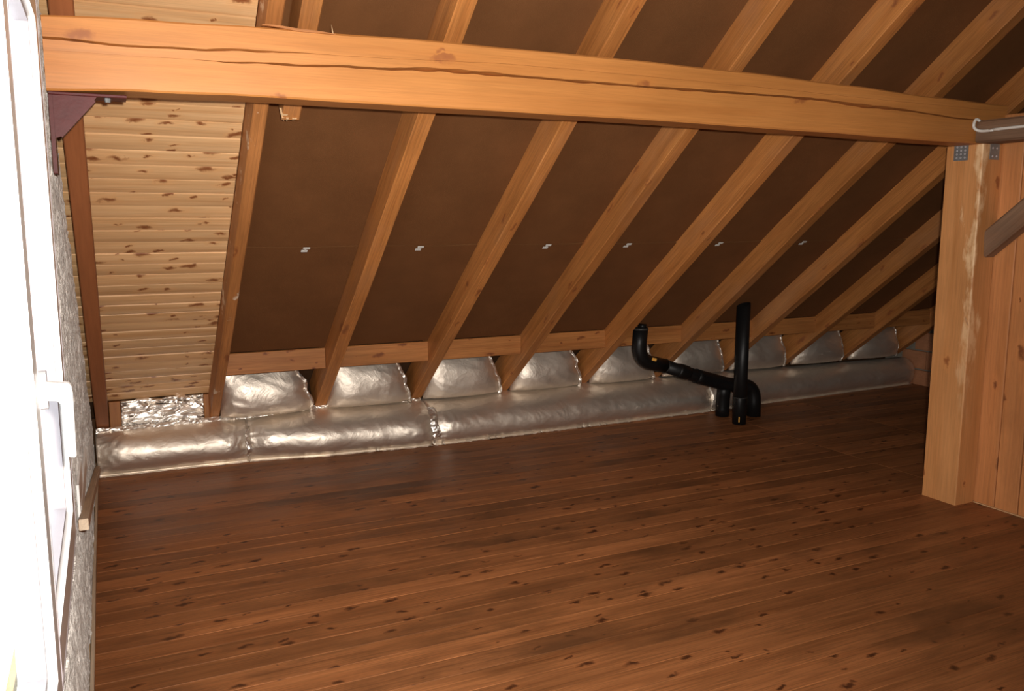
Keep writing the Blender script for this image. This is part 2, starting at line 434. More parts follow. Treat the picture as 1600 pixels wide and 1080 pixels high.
# ---- ceiling: deck of both slopes, with fibreboard panels and pine boards under it
YR = 0.0
def deck_pts(off):
    return [(5.95, zu(5.95, off)), (YR, zu(YR, off)), (-5.95, zu(5.95, off))]
v, f = [], []
for (off) in (0.205, 0.27):
    for (y, z) in deck_pts(off):
        v += [(-0.3, y, z), (7.15, y, z)]
f = [(0, 1, 3, 2), (2, 3, 5, 4), (6, 8, 9, 7), (8, 10, 11, 9), (0, 6, 7, 1), (4, 5, 11, 10), (0, 2, 8, 6), (2, 4, 10, 8), (1, 7, 9, 3), (3, 9, 11, 5)]
ceiling = link('ceiling', fix(mesh('ceiling', v, f)), M['deck'])
tag(ceiling, 'sloping attic roof lined with brown fibreboard and one bay of pine', None, None, 'structure')

def rafter_right(i): return RX1 + RPITCH * (i - 1)      # right arris of rafter i
def rafter_w(i): return {0: 0.07, 1: 0.055}.get(i, RW)
NR = 10
SEAM_Y = 4.333
def roof_obj(name, me, mat, parent, x, y, off=0.0):
    """object whose local x runs up the slope from the point (x, y) on the plane at 'off' outwards from the undersides"""
    return link(name, me, mat, parent, (x, y, zu(y, off)), ROOFROT)

for i in range(1, NR + 1):
    xa = rafter_right(i) + 0.001
    xb = (rafter_right(i + 1) - rafter_w(i + 1) - 0.001) if i < NR else FARX
    w = xb - xa
    # lower sheet, its upper lip bowed a little over the rafters
    for part in range(2):
        y_lo, y_hi = (5.155, SEAM_Y) if part == 0 else (SEAM_Y - 0.004, 0.05)
        ln = (y_lo - y_hi) / CA
        nx, ny = (14, 10)
        vv, ff = [], []
        for a in range(nx + 1):
            for b in range(ny + 1):
                s = ln * a / nx; t = w * b / ny
                edge = (a / nx) ** 6 if part == 0 else (1 - a / nx) ** 10
                bow = 0.010 * math.sin(math.pi * b / ny) * edge
                jag = (0.006 * nz(t * 4 + i * 7, part)) * (1 if (a == nx and part == 0) or (a == 0 and part == 1) else 0)
                vv.append((s + jag, t, -bow * (0.4 if part == 0 else 1.0) + 0.0015 * nz(s * 2, t * 3, i)))
        for a in range(nx):
            for b in range(ny):
                p = a * (ny + 1) + b
                ff.append((p, p + 1, p + ny + 2, p + ny + 1))
        n0 = len(vv)
        vv += [(q[0], q[1], q[2] + 0.010) for q in vv[:n0]]
        ff += [tuple(n0 + k for k in reversed(q)) for q in ff[:nx * ny]]
        rim = [b for b in range(ny + 1)] + [a * (ny + 1) + ny for a in range(1, nx + 1)] + [nx * (ny + 1) + b for b in range(ny - 1, -1, -1)] + [a * (ny + 1) for a in range(nx - 1, 0, -1)]
        for q in range(len(rim)):
            a, b = rim[q], rim[(q + 1) % len(rim)]
            ff.append((a, a + n0, b + n0, b))
        o = roof_obj('fibreboard_panel', fix(mesh('fibreboard_panel', vv, ff)), M['fibre'], ceiling, xa, y_lo, PAN + (0.0 if part == 0 else 0.004))
        if part == 0 and i <= 6:
            cx = {1: 1.037, 2: 1.640, 3: 2.405, 4: 2.949, 5: 3.633, 6: 4.33}[i] - xa
            lst = [(ln - 0.024, ln - 0.010, cx - 0.018, cx + 0.014, -0.014, -0.011), (ln + 0.004, ln + 0.018, cx - 0.012, cx + 0.022, -0.018, -0.015), (ln - 0.012, ln + 0.006, cx - 0.004, cx + 0.006, -0.016, -0.012)]
            c = link('clip', boxes('clip', lst, 0.0008), M['clip'], o, o.matrix_world.translation, ROOFROT)
            tag(c, 'small grey metal clip across the joint')

# pine boarding in the first bay
pb_x0, pb_x1 = -0.02, rafter_right(1) - rafter_w(1) - 0.001
PBW = 0.0885
def pine_mesh():
    # tongue-and-groove board: local x along the eave; face (towards the room) at z = 0, wide bevels at both edges, slight crown
    sec = [(0.0, 0.007), (0.003, 0.0012), (0.012, 0.0), (0.03, -0.0012), (PBW / 2, -0.0016), (PBW - 0.03, -0.0012), (PBW - 0.012, 0.0), (PBW - 0.003, 0.0012), (PBW - 0.0005, 0.007), (PBW - 0.0005, 0.018), (0.0, 0.018)]
    L_ = pb_x1 - pb_x0
    vv = [(x, a, b) for x in (0, L_) for (a, b) in sec]
    n = len(sec)
    ff = [(j, (j + 1) % n, n + (j + 1) % n, n + j) for j in range(n)] + [tuple(range(n)), tuple(range(2 * n - 1, n - 1, -1))]
    return fix(mesh('pine_board', vv, ff))
PINEROT = Matrix(((1, 0, 0), (0, -CA, SA), (0, SA, CA)))     # local x along the eave, y up the slope, z outwards
pm = pine_mesh(); pm.materials.append(M['pine'])
k = 0
while True:
    y = 5.555 - k * PBW * CA
    if y < 0.1: break
    o = link('pine_board', pm, None, ceiling, (pb_x0, y, zu(y, PAN + random.uniform(-0.0015, 0.0015))), PINEROT @ Matrix.Rotation(math.radians(random.uniform(-0.9, 0.9)), 3, 'X'))
    k += 1

# ---- gable wall on the left: rubble core with window opening, rough plaster coat in front of it
WY0, WY1, WZ0, WZ1 = 0.62, 2.735, 0.555, 2.15        # window opening
roofline = lambda y: zu(abs(y), 0.2)
def slab_x(name, poly_pts, x0, x1):
    n = len(poly_pts)
    vv = [(x0, y, z) for (y, z) in poly_pts] + [(x1, y, z) for (y, z) in poly_pts]
    ff = [tuple(range(n)), tuple(range(2 * n - 1, n - 1, -1))] + [(j, (j + 1) % n, n + (j + 1) % n, n + j) for j in range(n)]
    return vv, ff
vv, ff = [], []
for pts in ([(-5.8, -0.2), (WY0, -0.2), (WY0, zu(WY0, .2)), (0, zu(0, .2)), (-5.8, zu(5.8, .2))],
            [(WY1, -0.2), (5.8, -0.2), (5.8, zu(5.8, .2)), (WY1, zu(WY1, .2))],
            [(WY0, -0.2), (WY1, -0.2), (WY1, WZ0), (WY0, WZ0)],
            [(WY0, WZ1), (WY1, WZ1), (WY1, zu(WY1, .2)), (WY0, zu(WY0, .2))]):
    a, b = slab_x('t', pts, -0.095, -0.035)
    k0 = len(vv); vv += a; ff += [tuple(i + k0 for i in q) for q in b]
wall_left = link('wall_left', fix(mesh('wall_left', vv, ff)), M['stone'])
tag(wall_left, 'rubble gable wall with rough white plaster beside the window', None, None, 'structure')
# rubble stones bedded along the open strip between plaster and rafter
for k in range(46):
    y = 3.05 + k * 0.055 + random.uniform(-0.01, 0.01)
    z = zu(y) - random.uniform(-0.01, 0.05)
    r = random.uniform(0.022, 0.04)
    vv = []
    import bmesh
    b = bmesh.new(); bmesh.ops.create_icosphere(b, subdivisions=1, radius=r)
    for q in b.verts:
        q.co *= 1 + 0.35 * nz(q.co.x * 40 + k, q.co.y * 40, q.co.z * 40)
        q.co.x *= 0.6
    me = bpy.data.meshes.new('rubble_stone'); b.to_mesh(me); b.free()
    link('rubble_stone', me, M['stone'], wall_left, (-0.028, y, z))
# plaster coat, ragged along the roof and at the floor
GY0, GY1, GS = 0.3, 5.66, 0.013
ny, nz_ = int((GY1 - GY0) / GS), int(2.75 / GS)
idx, vv, ff = {}, [], []
def pin(y, z):
    top = zu(y) - 0.055 - 0.045 * nz(y * 6, 1.0) - 0.03 * nz(y * 23, 4.0)
    bot = 0.030 + 0.020 * nz(y * 5, 8.0) + 0.012 * nz(y * 21, 3.0)
    if z > top or z < bot: return False
    m_ = 0.004 * nz(y * 9, z * 9)
    if WY0 - 0.0 < y < WY1 + m_ and WZ0 + m_ < z < WZ1: return False
    return True
def pv(a, c):
    if (a, c) not in idx:
        y, z = GY0 + a * GS, c * GS
        h = 0.004 * nz(y * 5, z * 4) + 0.005 * nz(y * 16, z * 11, 2) + 0.009 * nz(y * 40, z * 26, 5) * (0.6 + 0.4 * nz(y * 3, z * 3, 8))
        idx[(a, c)] = len(vv)
        vv.append((h - 0.002, y + 0.005 * nz(y * 60, z * 60, 1), z + 0.005 * nz(y * 60, z * 60, 7)))
    return idx[(a, c)]
for a in range(ny):
    for c in range(nz_):
        if pin(GY0 + (a + .5) * GS, (c + .5) * GS):
            ff.append((pv(a, c), pv(a + 1, c), pv(a + 1, c + 1), pv(a, c + 1)))
pl = link('plaster_coat', mesh('plaster_coat', vv, ff), M['plaster'], wall_left)
sm = pl.modifiers.new('thickness', 'SOLIDIFY'); sm.thickness = 0.034; sm.offset = -1
patch = link('plaster_patch', boxes('plaster_patch', [(-0.001, 0.008, 3.05, 3.85, 0.50, 0.57), (-0.001, 0.007, 2.98, 3.30, 0.53, 0.66)], 0.002), M['pvc'], wall_left)
tag(patch, 'smooth white patch on the plaster')
# floor strip along the gable wall
tr = link('baseboard_left', beam_mesh('baseboard_left', 0.4, 5.35, -0.012, 0.001, 0.0005, 0.035, 0.002, n=20, wob=0.003), M['lath'], None, (0, 0, 0), Matrix(((0, -1, 0), (1, 0, 0), (0, 0, 1))))
tag(tr, 'narrow tan edge strip between plaster and floor boards', None, None, 'structure')

# ---- far gable wall of terracotta blocks
a, b = slab_x('t', [(-5.8, -0.2), (5.8, -0.2), (5.8, zu(5.8, .2)), (0, zu(0, .2)), (-5.8, zu(5.8, .2))], FARX + 0.02, FARX + 0.25)
wall_far = link('wall_far', fix(mesh('wall_far', a, b)), M['mortar'])
tag(wall_far, 'far gable wall of terracotta blocks glimpsed behind the post', None, None, 'structure')
BH, BL = 0.178, 0.27
bm_ = beam_mesh('brick', 0, BL - 0.014, 0.0, 0.04, 0.0, BH - 0.014, 0.004); bm_.materials.append(M['brick'])
for c in range(12):
    z = -0.03 + c * BH
    y = 5.72 - (0.13 if c % 2 else 0.0)
    while y > 2.2:
        if z + BH < zu(y + 0.02, 0.16) :
            link('brick', bm_, None, wall_far, (FARX + 0.03 - random.uniform(0, 0.006) - 0.03, y, z), Matrix(((0, 1, 0), (-1, 0, 0), (0, 0, 1))))
        y -= BL

# ---- rear gable shell behind the eaves (closes the room): knee walls
for s, nm in ((1, 'wall_eave'), (-1, 'wall_rear')):
    vv = []
    y0, y1 = (5.80, 5.92) if s > 0 else (-5.92, -5.80)
    o = link(nm, boxes(nm, [(-0.25, 7.1, y0, y1, -0.2, zu(5.85, .2))]), M['deck'])
    tag(o, 'low eaves wall closing the roof space', None, None, 'structure')

# ---- boarded partition on the right
PX = 4.288
wall_right = link('wall_right', boxes('wall_right', [(PX + 0.022, PX + 0.06, 0.5, 2.93, 0.0, 2.03)]), M['partition'])
tag(wall_right, 'vertical pine board partition beside the timber post', None, None, 'structure')
pw = 0.128
UP = Matrix(((0, 0, -1), (0, 1, 0), (1, 0, 0)))     # local x up, local y = y, local z = -x
bmesh_part = beam_mesh('partition_board', 0, 2.028, -pw + 0.002, -0.002, 0.0, 0.018, 0.004); bmesh_part.materials.append(M['partition'])
y = 2.945
while y > 0.6:
    link('partition_board', bmesh_part, None, wall_right, (PX + 0.019 + random.uniform(-0.0015, 0.0015), y, 0.004), UP)
    y -= pw
tr2 = link('baseboard_right', boxes('baseboard_right', [(PX - 0.012, PX - 0.001, 0.6, 2.925, 0.0005, 0.006)], 0.001), M['raw'])
tag(tr2, 'pale gap strip at the foot of the board partition', None, None, 'structure')

# ---- window
wx0, wx1 = -0.075, -0.004
FW = 0.055
def ring(x0, x1, y0, y1, z0, z1, w): return [(x0, x1, y0, y0 + w, z0, z1), (x0, x1, y1 - w, y1, z0, z1), (x0, x1, y0 + w, y1 - w, z0, z0 + w), (x0, x1, y0 + w, y1 - w, z1 - w, z1)]
win = link('window_1', boxes('window_1', ring(wx0, wx1, WY0 + 0.003, WY1 - 0.005, WZ0 + 0.004, WZ1 - 0.004, FW), 0.004), M['pvc'])
tag(win, 'white two-leaf window in the gable wall at far left', None, None, 'structure')
MEET = 1.690
for (ya, yb2, xo) in ((WY0 + 0.04, MEET + 0.012, 0.003), (MEET + 0.002, WY1 - 0.045, -0.001)):
    za, zb = WZ0 + 0.055, WZ1 - 0.045
    sw = 0.085
    sash = link('sash', boxes('sash', ring(-0.055, 0.004 + xo, ya, yb2, za, zb, sw), 0.006), M['pvc'], win)
    link('glazing_bead', boxes('glazing_bead', ring(-0.045, -0.012 + xo, ya + sw, yb2 - sw, za + sw, zb - sw, 0.014), 0.004), M['gasket'], sash)
    link('pane', boxes('pane', [(-0.036, -0.030, ya + sw + 0.004, yb2 - sw - 0.004, za + sw + 0.004, zb - sw - 0.004)], 0.0005), M['glass'], sash)
    link('seal', boxes('seal', ring(-0.006 + xo, 0.0055 + xo, ya - 0.004, yb2 + 0.004, za - 0.004, zb + 0.004, 0.006), 0.001), M['gasket'], sash)
HY = MEET + 0.030
hp = link('handle_plate', boxes('handle_plate', [(0.002, 0.0195, HY - 0.014, HY + 0.014, 1.165, 1.233)], 0.003), M['silver'], sash)
tag(hp, 'grey handle plate')
prof = [(0.017, 1.214), (0.054, 1.209), (0.0585, 1.204), (0.060, 1.190), (0.0585, 1.074), (0.056, 1.071), (0.0455, 1.073), (0.0435, 1.155), (0.041, 1.170), (0.034, 1.178), (0.017, 1.180)]
nh = len(prof)
vv = [(x, HY + sgn * 0.011, z) for sgn in (-1, 1) for (x, z) in prof]
hl = link('handle_lever', fix(mesh('handle_lever', vv, [tuple(range(nh)), tuple(range(2 * nh - 1, nh - 1, -1))] + [(j, (j + 1) % nh, nh + (j + 1) % nh, nh + j) for j in range(nh)])), M['pvc'], sash)
bv = hl.modifiers.new('soft_edges', 'BEVEL'); bv.width = 0.002; bv.segments = 2; bv.limit_method = 'ANGLE'
tag(hl, 'white lever handle turned down')

# ================================================================== THINGS
ORD = ['', 'first', 'second', 'third', 'fourth', 'fifth', 'sixth', 'seventh', 'eighth', 'ninth', 'tenth']
# ---- rafters
yf0 = 5.53
for i in range(0, NR + 1):
    xr, w = (0.088, 0.07) if i == 0 else (rafter_right(i), rafter_w(i))
    ln = (yf0 - 0.06) / CA
    me = beam_mesh('rafter', 0, ln, -w, 0, 0.0, 0.195, 0.004, n=40, wob=0.005 if i else 0.002, seed=i * 13.7)
    o = roof_obj('rafter', me, M['rafter_red'] if i == 0 else M['rafter_daub'] if i == 1 else M['rafter'], None, xr, yf0)
    if i == 0: lab = 'reddish brown rafter tight against the plastered gable wall'
    elif i == 1: lab = 'paint-daubed rafter between the pine boarding and the first brown panels'
    else: lab = ORD[i] + ' sloping pine rafter counted from the pine-boarded bay'
    tag(o, lab, 'rafter', 'rafters of the roof slope')

# ---- short broken rafter stub right of the first rafter
sx = 0.846
sy = 3.430
sm_ = beam_mesh('stub', 0, (sy - 0.06) / CA, -0.070, 0, 0.0, 0.138, 0.004, n=20, wob=0.003, seed=3.0)
stub = roof_obj('broken_rafter', sm_, M['rafter'], None, sx, sy)
tag(stub, 'short rafter with broken splintered end showing below the long beam', 'rafter')
sv, sf = [], []
for k in range(9):
    y = -0.066 + k * 0.0078
    L_ = random.uniform(0.004, 0.018) * (1.8 if k > 6 else 0.8)
    z = random.uniform(0.004, 0.05)
    q = len(sv)
    sv += [(0.012, y - 0.005, z - 0.012), (0.012, y + 0.005, z - 0.012), (0.012, y + 0.005, z + 0.02), (0.012, y - 0.005, z + 0.02), (-L_, y + random.uniform(-0.006, 0.006), z)]
    sf += [(q, q + 1, q + 4), (q + 1, q + 2, q + 4), (q + 2, q + 3, q + 4), (q + 3, q, q + 4), (q + 3, q + 2, q + 1, q)]
sv += [(0.03, -0.078, -0.002), (0.03, -0.050, -0.002), (-0.012, -0.062, 0.004), (0.03, -0.078, 0.03), (0.03, -0.050, 0.03)]
q = len(sv) - 5
sf += [(q, q + 1, q + 2), (q, q + 2, q + 3), (q + 1, q + 4, q + 2), (q + 3, q + 2, q + 4), (q, q + 3, q + 4, q + 1)]
spl = link('splinters', mesh('splinters', sv, sf), M['splint'], stub, stub.matrix_world.translation, ROOFROT)
tag(spl, 'pale torn splinters')

# ---- blocking boards between rafters at the eaves
for i in range(1, NR + 1):
    xa = rafter_right(i) + 0.0015
    xb = (rafter_right(i + 1) - rafter_w(i + 1) - 0.0015) if i < NR else FARX - 0.01
    me = beam_mesh('blocking_board', 0, xb - xa, 0.0, 0.035, 0.0, 0.128, 0.003, n=6, wob=0.002, seed=i * 3.3)
    o = link('blocking_board', me, M['block'], None, (xa, 5.15 + random.uniform(-0.002, 0.004), 0.603))
    lab = ('knotty blocking board between the ' + ORD[i] + ' and ' + ORD[i + 1] + ' rafters right of the pine boarding') if i < NR else 'end blocking board between the last rafter and the far terracotta wall'
    tag(o, lab, 'board', 'blocking boards at the eaves')

# ---- long purlin beam
TOPZ = [(-0.05, 2.094), (0.3, 2.108), (0.6, 2.118), (1.27, 2.127), (2.08, 2.127), (2.6, 2.121), (3.2, 2.107), (3.8, 2.088), (4.35, 2.080)]
BOTZ = [(-0.05, 1.880), (0.3, 1.893), (0.56, 1.899), (1.47, 1.899), (2.09, 1.901), (2.97, 1.894), (3.87, 1.884), (4.35, 1.884)]
CR1 = [(-0.05, 2.030), (0.23, 2.026), (0.41, 2.030), (0.57, 2.041), (0.80, 2.048), (1.6, 2.07), (4.4, 2.05)]
CR2 = [(-0.05, 1.995), (0.5, 2.000), (0.69, 2.008), (0.91, 2.015), (1.27, 2.031), (2.08, 2.029), (2.5, 2.033), (2.92, 2.036), (3.4, 2.022), (4.05, 1.998), (4.4, 1.99)]
W1 = [(-0.05, 0.0035), (0.3, 0.003), (0.55, 0.003), (0.85, 0.0004), (4.4, 0.0004)]
W2 = [(-0.05, 0.0004), (0.4, 0.0005), (0.55, 0.003), (0.9, 0.006), (1.4, 0.007), (2.0, 0.005), (2.4, 0.007), (2.9, 0.006), (3.3, 0.009), (3.8, 0.005), (4.1, 0.004), (4.4, 0.002)]
BYF, BYB = 2.93, 3.085
vv, ff = [], []
NS = 170
for i in range(NS + 1):
    x = 0.002 + (4.30 - 0.002) * i / NS
    zt, zb = lerp_tab(TOPZ, x) + 0.002 * nz(x * 3, 0), lerp_tab(BOTZ, x) + 0.0015 * nz(x * 3, 5)
    c1 = lerp_tab(CR1, x) + 0.003 * nz(x * 7, 1) + 0.0012 * nz(x * 30, 2)
    c2 = lerp_tab(CR2, x) + 0.003 * nz(x * 6, 4) + 0.0015 * nz(x * 26, 6)
    c1 = max(c1, c2 + 0.016)
    w1 = 1.4 * lerp_tab(W1, x) * (0.8 + 0.5 * abs(nz(x * 9, 7))); w2 = 1.3 * lerp_tab(W2, x) * (0.6 + 0.9 * abs(nz(x * 8, 9)))
    wob = 0.002 * nz(x * 2, 3)
    yf = BYF + wob
    ch = 0.006 + 0.003 * nz(x * 4, 11)
    pr = [(yf, zb + ch), (yf, c2 - w2), (yf + min(0.03, w2 * 5), c2), (yf + 0.001, c2 + w2 * 0.6), (yf, c1 - w1), (yf + min(0.02, w1 * 5), c1), (yf, c1 + w1), (yf, zt - ch), (yf + ch, zt),
          (BYB - 0.006, zt), (BYB, zt - 0.006), (BYB, zb + 0.006), (BYB - 0.006, zb), (yf + ch, zb)]
    vv += [(x, a, b) for (a, b) in pr]
n = 14
for i in range(NS):
    for j in range(n):
        a, b = i * n + j, i * n + (j + 1) % n
        ff.append((a, b, b + n, a + n))
ff += [tuple(range(n)), tuple(NS * n + j for j in range(n - 1, -1, -1))]
beam_o = link('purlin_beam', fix(mesh('purlin_beam', vv, ff)), M['beam'])
tag(beam_o, 'long orange pine beam with lengthwise cracks crossing below the rafters', 'beam')
# lifted sliver on its top arris
sv, sf = [], []
ns = 24
for i in range(ns + 1):
    t = i / ns
    x = 0.63 + 0.24 * t
    zz = lerp_tab(TOPZ, x) + 0.008 * (1 - t) ** 0.7 * (0.7 + 0.3 * math.sin(t * 9)) - 0.006 * t
    th = 0.0035 * math.sin(math.pi * min(t * 0.93 + 0.05, 1)) + 0.0006
    sv += [(x, BYF - 0.006, zz - th), (x, BYF - 0.006, zz + th), (x, BYF + 0.008, zz + th), (x, BYF + 0.008, zz - th)]
for i in range(ns):
    for j in range(4):
        a, b = i * 4 + j, i * 4 + (j + 1) % 4
        sf.append((a, b, b + 4, a + 4))
sf += [(3, 2, 1, 0), (ns * 4, ns * 4 + 1, ns * 4 + 2, ns * 4 + 3)]
s_ = link('splinter', fix(mesh('splinter', sv, sf)), M['rafter'], beam_o)
tag(s_, 'thin sliver lifting off the top edge')
s2 = link('splinter', fix(mesh('splinter', [(0.862, 2.934, 2.105), (0.866, 2.934, 2.105), (0.866, 2.94, 2.105), (0.862, 2.94, 2.105), (0.856, 2.93, 2.148)], [(0, 1, 4), (1, 2, 4), (2, 3, 4), (3, 0, 4), (3, 2, 1, 0)])), M['splint'], beam_o)

# ---- steel corner bracket under the beam at the gable wall
br = empty('corner_bracket', (0.006, 2.99, 1.64))
tag(br, 'maroon steel corner bracket holding the long beam at the gable wall', 'bracket')
z_b = 1.884
link('top_flange', boxes('top_flange', [(0.006, 0.218, 2.945, 3.045, z_b - 0.012, z_b - 0.003)], 0.002), M['maroon'], br)
link('wall_flange', boxes('wall_flange', [(0.005, 0.016, 2.945, 3.045, 1.640, z_b - 0.011)], 0.002), M['maroon'], br)
gv = [(0.015, 1.872), (0.135, 1.872), (0.125, 1.858), (0.032, 1.752), (0.015, 1.745)]
vv = [(x, 2.955, z) for x, z in gv] + [(x, 2.966, z) for x, z in gv]
gf = [tuple(range(5)), tuple(range(9, 4, -1))] + [(j, (j + 1) % 5, 5 + (j + 1) % 5, 5 + j) for j in range(5)]
link('gusset', fix(mesh('gusset', vv, gf)), M['maroon'], br)
e0, e1 = Vector((0.030, 2.975, 1.752)), Vector((0.127, 2.975, 1.862))
dv = (e1 - e0).normalized(); nv = Vector((dv.z, 0, -dv.x))
vv = []
for p in (e0, e1):
    for (s, yy) in ((0, 2.950), (0.006, 2.950), (0.006, 2.99), (0, 2.99)): vv.append((p.x + nv.x * s, yy, p.z + nv.z * s))
link('edge_bar', fix(mesh('edge_bar', vv, [(0, 1, 5, 4), (1, 2, 6, 5), (2, 3, 7, 6), (3, 0, 4, 7), (3, 2, 1, 0), (4, 5, 6, 7)])), M['maroon'], br)
bolt = tube('bolt', [(0.165, 2.975, z_b - 0.024), (0.165, 2.975, z_b - 0.012)], [0.008, 0.010], 8)
link('bolt', bolt, M['steel'], br)

# ---- square post under the right end of the beam
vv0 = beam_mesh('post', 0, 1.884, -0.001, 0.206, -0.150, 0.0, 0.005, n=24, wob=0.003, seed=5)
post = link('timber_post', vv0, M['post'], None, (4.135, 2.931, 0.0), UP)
tag(post, 'square pine post with worn edge, its shine painted pale, carrying the right beam end', 'post')
def strap(lst, nails):
    o = link('strap_plate', boxes('strap_plate', lst, 0.0008), M['steel'], post)
    for (c, ax) in nails:
        c = Vector(c); d = Vector((-0.0025, 0, 0)) if ax == 'x' else Vector((0, -0.0025, 0))
        link('nail_head', tube('nail_head', [c, c + d], [0.006, 0.0045], 8), M['silver'], o)
    tag(o, 'grey perforated metal strap')
strap([(4.1285, 4.1312, 3.005, 3.085, 1.808, 1.886)], [((4.1287, 3.022 + 0.023 * a, 1.822 + 0.018 * b), 'x') for a in range(3) for b in range(4)])
strap([(4.185, 4.255, 2.9235, 2.9262, 1.808, 1.886)], [((4.205 + 0.03 * a, 2.9237, 1.825 + 0.04 * b), 'y') for a in range(2) for b in range(2)])

# ---- weathered tie beam and its brace on the partition, conduit along it
OLDROT = Matrix(((0, 1, 0), (-1, 0, 0), (0, 0, 1)))      # local x = -y, local y = +x
ob = link('weathered_beam', beam_mesh('weathered_beam', 0, 2.0, 0, 0.16, 0, 0.108, 0.010, n=40, wob=0.006, seed=21), M['old'], None, (4.067, 2.924, 1.8855), OLDROT)
tag(ob, 'weathered grey beam running towards the viewer from the post head', 'beam')
ba = math.atan2(0.166, 0.195)
brot = Matrix(((0, 1, 0), (-math.cos(ba), 0, math.sin(ba)), (math.sin(ba), 0, math.cos(ba))))
bl = beam_mesh('brace', 0, 0.735, 0, 0.082, -0.112, 0.0, 0.010, n=16, wob=0.006, seed=31, cut0=0.085)
brace = link('diagonal_brace', bl, M['old'], None, (4.2, 2.925 - 0.075, 1.452 + 0.066), brot)
brace.location = (4.2, 2.855 + 0.0, 1.452 + 0.06)
brace.matrix_world = Matrix.Translation((4.2, 2.995, 1.400)) @ brot.to_4x4()
tag(brace, 'rough weathered diagonal brace against the board partition beside the post', 'brace')
cp = smooth_line([(4.064, 2.905, 1.990), (4.046, 2.912, 1.996), (4.034, 2.913, 1.974), (4.040, 2.911, 1.952), (4.052, 2.885, 1.939), (4.053, 2.82, 1.938), (4.053, 2.667, 1.941), (4.053, 1.0, 1.946)])
cd = link('conduit_pipe', tube('conduit_pipe', cp, 0.0072, 10), M['white'], smooth=True)
tag(cd, 'thin white conduit pipe clipped along the weathered beam', 'pipe')
for yy in (2.35, 1.7):
    link('pipe_clip', boxes('pipe_clip', [(4.042, 4.068, yy - 0.008, yy + 0.008, 1.933, 1.955)], 0.002), M['white'], cd)

# ---- foil-faced insulation band along the eaves
FY = [(0.0, 5.415), (0.45, 5.405), (0.87, 5.385), (1.4, 5.30), (2.05, 5.255), (3.0, 5.265), (4.2, 5.29), (5.3, 5.35), (6.3, 5.40), (6.87, 5.425)]
FT = [(0.0, 0.262), (0.87, 0.268), (1.4, 0.285), (2.05, 0.275), (3.3, 0.283), (4.5, 0.268), (5.9, 0.25), (6.87, 0.24)]
def foil_roll(xa, xb, seed, label, pinch):
    L_ = xb - xa
    nu, nv = max(30, int(L_ / 0.0125)), 40
    vv, ff = [], []
    for i in range(nu + 1):
        x = xa + L_ * i / nu
        e = min(x - xa, xb - x)
        end = 1 - 0.42 * math.exp(-(e / 0.07) ** 2)
        y0 = lerp_tab(FY, x); zt = lerp_tab(FT, x)
        for j in range(nv + 1):
            s = j / nv
            if s < 0.08:                         # flat lip on the floor
                t = s / 0.08
                y = y0 + 0.035 * t; z = 0.0035 + 0.002 * abs(nz(x * 20 + seed, 1)) * (1 - t) * 0.3
                y += 0.006 * nz(x * 9 + seed, 3) * (1 - t)
            else:
                t = (s - 0.08) / 0.92
                th = math.radians(-52 + 128 * t)
                c0, s0, c1, s1 = math.cos(math.radians(-52)), math.sin(math.radians(-52)), math.cos(math.radians(76)), math.sin(math.radians(76))
                zz = (math.sin(th) - s0) / (s1 - s0) * zt
                yb_ = y0 + 0.035
                bul = (math.cos(th) - (c0 + (c1 - c0) * t))
                y = yb_ + (5.525 - yb_) * t ** 2.6 - bul * 0.185 * end
                z = 0.004 + zz * 0.985
                # wrinkles: slanted soft folds, sharper near the ends, and dents
                mask = math.sin(math.pi * min(max(t, 0), 1)) ** 0.5
                w = 0.012 * nz(x * 2.2 + seed, t * 1.5, 1)
                fold = abs(nz(x * 5 + t * 2.5 + seed, t * 1.2, 3))
                w += 0.012 * (0.25 - fold) * (0.4 + 0.6 * nz(x * 1.3 + seed, 5))
                ne = math.exp(-(e / 0.16) ** 2)
                w += 0.016 * ne * (0.2 - abs(nz(x * 22 + seed, t * 6, 6)))
                w += 0.006 * ne * nz(x * 60 + seed, t * 22, 9)
                w += 0.0022 * nz(x * 26 + t * 8 + seed, t * 9, 4)
                y -= w * mask
                z += 0.3 * w * mask
            vv.append((x, y, max(z, 0.002)))
    for i in range(nu):
        for j in range(nv):
            a = i * (nv + 1) + j
            ff.append((a, a + nv + 1, a + nv + 2, a + 1))
    # closed back
    n0 = len(vv)
    for i in range(nu + 1):
        x = xa + L_ * i / nu
        vv += [(x, 5.56, 0.002), (x, 5.56, lerp_tab(FT, x))]
    for i in range(nu):
        a = i * (nv + 1); b = n0 + i * 2
        ff += [(b, b + 2, a + nv + 1, a), (a + nv, a + 2 * nv + 1, b + 3, b + 1), (b + 1, b + 3, b + 2, b)]
    ff.append(tuple([j for j in range(nv + 1)] + [n0 + 1, n0]))
    ff.append(tuple([n0 + 2 * nu, n0 + 2 * nu + 1] + [nu * (nv + 1) + j for j in range(nv, -1, -1)]))
    o = link('foil_insulation_roll', fix(mesh('foil_insulation_roll', vv, ff)), M['foil'], smooth=True)
    tag(o, label, 'insulation', 'foil insulation band along the eaves')
    return o
